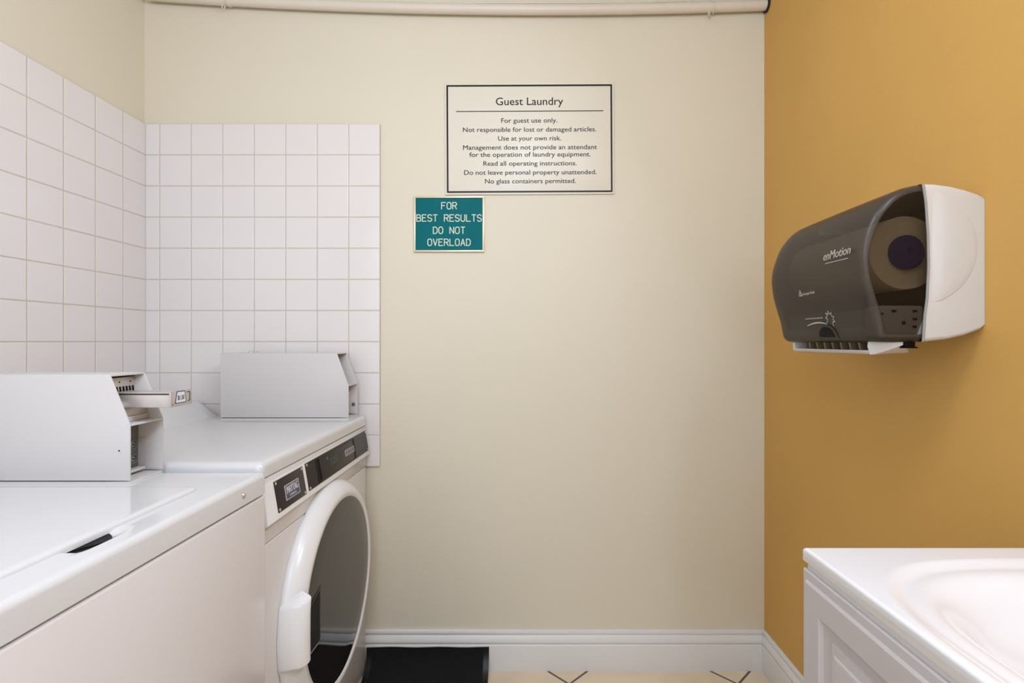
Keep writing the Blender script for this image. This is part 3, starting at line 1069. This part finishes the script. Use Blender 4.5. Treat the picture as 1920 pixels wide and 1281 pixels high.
# boat-shaped near end
rows = []
for k in range(9):
    t = k / 8
    y = y0 + 0.002 - 0.032 * t
    x0_ = 0.657 + 0.040 * t ** 1.5
    zl = CH - 0.0255 + 0.019 * t ** 1.6
    xr = 0.735 - 0.032 * t
    rows.append([(x0_, y, CH - 0.0005), (x0_ - 0.001, y, (CH + zl) / 2 + 0.003), (x0_ + 0.004, y, zl), (xr, y, min(CH - 0.003, zl + 0.004)), (xr, y, CH - 0.0005)])
vs = b.grid(rows, close_u=True)
b.cap(vs[0][::-1])
b.cap(vs[-1])
chute = b.build('paper_chute', M['dispwhite'], disp, 'white paper outlet lip', smooth=40)
b = MB()
b.box(0.690, 0.700, y0 + 0.001, y1 - 0.006, CH - 0.0215, CH - 0.001)
for k in range(8):
    y = y0 + 0.018 + k * 0.030
    b.prism([(0.690, y, CH - 0.002), (0.668, y - 0.004, CH - 0.002), (0.672, y - 0.004, CH - 0.020), (0.690, y, CH - 0.020)], (0, 0.005, 0))
b.build('chute_ribs', M['tan'], chute)
b = MB()
b.box(0.7010, 0.7200, 0.950, 0.966, CH - 0.0115, CH - 0.0008, bev=0.001)
b.box(0.6990, 0.7240, 0.949, 0.962, CH - 0.0125, CH - 0.0095, bev=0.001)
b.build('sensor_nub', M['black'], disp)

# the roll inside
roll = thing('paper_towel_roll', 'brown paper towel roll seen dimly inside the smoked dispenser', 'paper towel roll', (0.7170, 1.12, CH + 0.165))
rc = dp(1705, 469)
RC = (0.7170, NY + 0.026, rc[1])
b = MB()
b.lathe([(0.030, 0.001), (0.0685, 0.0), (0.0692, 0.001), (0.0692, 0.294), (0.0685, 0.295), (0.030, 0.294)], RC, (0, 1, 0), 64)
b.build('paper', M['paper'], roll)
b = MB()
b.lathe([(0.0, -0.004), (0.006, -0.004), (0.007, -0.009), (0.026, -0.009), (0.027, -0.006), (0.0325, -0.0055), (0.033, 0.0005), (0.0, 0.0005)], RC, (0, 1, 0), 40, caps=False)
b.build('spindle', M['corenavy'], roll, 'dark blue round spindle')

# ------------------------------------------------------------------ vanity
VX, VZ, VF, VN = 0.385, CH - 0.285, 0.714, 0.205
BXc, BYc, AX, AY = 0.632, 0.452, 0.212, 0.199      # basin oval
top = thing('sink_top', 'glossy white moulded countertop with an oval basin on the vanity', 'sink', (0.61, 0.46, VZ - 0.03))


def basin(x, y):
    q = (abs((x - BXc) / (AX if x < BXc else 0.150)) ** 3 + abs((y - BYc) / AY) ** 3) ** (1 / 3)
    h = 0.0
    # rolled outer oval, then the bowl
    h -= 0.0055 * (1 - sm((q - 1.02) / 0.11))
    if q < 1.02:
        t = min(1, (1.02 - q) / 1.02)
        h -= 0.085 * (1 - (1 - t) ** 1.8) * sm(t / 0.30)
    return h


b = MB()
W_, H_ = VX, 0
re = 0.0045
nx, ny = 420, 460
X1 = RIGHT - 0.001
xs = [VX + re * (1 - math.cos(PI / 2 * k / 4)) for k in range(4)] + [VX + re + (X1 - VX - re) * k / nx for k in range(nx + 1)]
ys = [VN] + [VN + 0.002 + (VF - re - VN - 0.002) * k / ny for k in range(ny + 1)] + [VF - re * (1 - math.cos(PI / 2 * k / 4)) for k in range(3, -1, -1)]
rows = []
for y in ys:
    ey = max(0, y - (VF - re))
    dy_ = re - math.sqrt(max(0, re * re - ey * ey))
    row = []
    for x in xs:
        ex = max(0, (VX + re) - x)
        dx_ = re - math.sqrt(max(0, re * re - ex * ex))
        rim = 0.0022 * (sm(1 - (x - VX - 0.008) / 0.012) + 0)
        row.append((x, y, VZ - max(dx_, dy_) + basin(x, y)))
    rows.append(row)
g = b.grid(rows)
ring = g[0][:] + [r[-1] for r in g[1:]] + g[-1][-2::-1] + [r[0] for r in g[-2:0:-1]]
prev = ring
for ins, z in ((0, VZ - 0.0175), (0.0015, VZ - 0.0190), (0.0042, VZ - 0.0195), (0.0046, VZ - 0.0205), (0.0046, VZ - 0.0290)):
    cur = [b.bm.verts.new((max(v.co.x, VX + ins), min(v.co.y, VF - ins), z)) for v in ring]
    for i in range(len(ring)):
        j = (i + 1) % len(ring)
        b.bm.faces.new([prev[i], cur[i], cur[j], prev[j]])
    prev = cur
b.build('countertop', M['marble'], top, smooth=75)
b = MB()
zb = VZ + basin(BXc, BYc)
b.lathe([(0.022, 0.0), (0.024, 0.0015), (0.020, 0.0030), (0.012, 0.0018), (0.0005, 0.0010)], (BXc, BYc, zb - 0.0008), (0, 0, 1), 28)
b.build('drain', M['chrome'], top)

van = thing('vanity_cabinet', 'white vanity cabinet with raised panel doors under the sink top', 'cabinet', (0.61, 0.46, 0))
b = MB()
zc = VZ - 0.0292
fx = 0.3985
b.box(fx, RIGHT - 0.017, VF - 0.017, VF - 0.0035, 0.0, zc, bev=0.001)
b.box(fx, RIGHT - 0.017, VN + 0.002, VN + 0.016, 0.0, zc, bev=0.001)
b.box(fx + 0.01, RIGHT - 0.017, VN + 0.016, VF - 0.017, 0.09, 0.105)
b.box(fx + 0.055, fx + 0.07, VN + 0.016, VF - 0.017, 0.0, 0.09)
b.box(RIGHT - 0.027, RIGHT - 0.017, VN + 0.016, VF - 0.017, 0.105, zc)
b.box(fx, fx + 0.018, VN + 0.016, VF - 0.017, zc - 0.045, zc, bev=0.001)
b.box(fx, fx + 0.018, VN + 0.016, VF - 0.017, 0.09, 0.13, bev=0.001)
b.build('carcass', M['cabinet'], van)


def panel_door(y0, y1, z0, z1):
    b = MB()
    fxx = 0.3795
    back = fx - 0.0005
    loops = [(0.0, back - fxx), (0.0, 0.0065), (0.0015, 0.0050), (0.0115, 0.0042), (0.0130, 0.0006), (0.0140, 0.0), (0.0450, 0.0), (0.0475, 0.0060), (0.0640, 0.0080), (0.0655, 0.0082),
             (0.0670, 0.0050), (0.0760, 0.0028), (0.0780, 0.0010), (0.0800, 0.0004)]
    rows = [[(fxx + d, y0 + o, z0 + o), (fxx + d, y1 - o, z0 + o), (fxx + d, y1 - o, z1 - o), (fxx + d, y0 + o, z1 - o)] for o, d in loops]
    vs = b.grid(rows, close_u=True)
    b.cap(vs[-1])
    b.cap(vs[0][::-1])
    return b.build('door', M['cabinet'], van, smooth=20)


panel_door(0.4605, 0.7125, 0.10, 0.8435)
panel_door(0.2065, 0.4585, 0.10, 0.8435)

# ------------------------------------------------------------------ floor mat
fm = thing('floor_mat', 'black carpeted floor mat with its far end curled up against the baseboard', 'mat', (-0.33, 1.4, 0))
MX0, MX1 = -0.5545, -0.127
yb = BACK - 0.0150


def mat_profile(th):
    """(y, z) of the mat, th above its underside: flat, then curled up the baseboard"""
    Rb = 0.075
    yc, zc_ = yb - 0.002 - Rb, Rb + 0.001
    pts = [(0.98 + (yc - 0.98) * k / 12, 0.001 + th) for k in range(13)]
    for k in range(1, 9):
        a = PI / 2 * k / 8
        pts.append((yc + (Rb - th) * math.sin(a), zc_ - (Rb - th) * math.cos(a)))
    return pts + [(yb - 0.002 - th, 0.082), (yb - 0.002 - th, 0.0865)]


def mat_sheet(x0, x1, tl, th, y_cut=0):
    b = MB()
    lo, hi = mat_profile(tl), mat_profile(th)
    if y_cut:
        lo, hi = lo[1:-1], hi[1:-1]
    rows = []
    for k in range(13):
        x = x0 + (x1 - x0) * k / 12
        wv = 0.0012 * math.sin(x * 37) if not y_cut else 0.0012 * math.sin(x * 37)
        rows.append([(x, y, z + (wv * i / len(lo))) for i, (y, z) in enumerate(lo)] + [(x, y, z + wv * i / len(lo)) for i, (y, z) in reversed(list(enumerate(hi)))])
    vs = b.grid(rows, close_u=True)
    b.cap(vs[0][::-1])
    b.cap(vs[-1])
    return b


mat_sheet(MX0, MX1, 0.0, 0.004).build('rubber_backing', M['rubber'], fm, 'black rubber border')
mat_sheet(MX0 + 0.020, MX1 - 0.020, 0.0035, 0.009, 1).build('pile', M['pile'], fm)
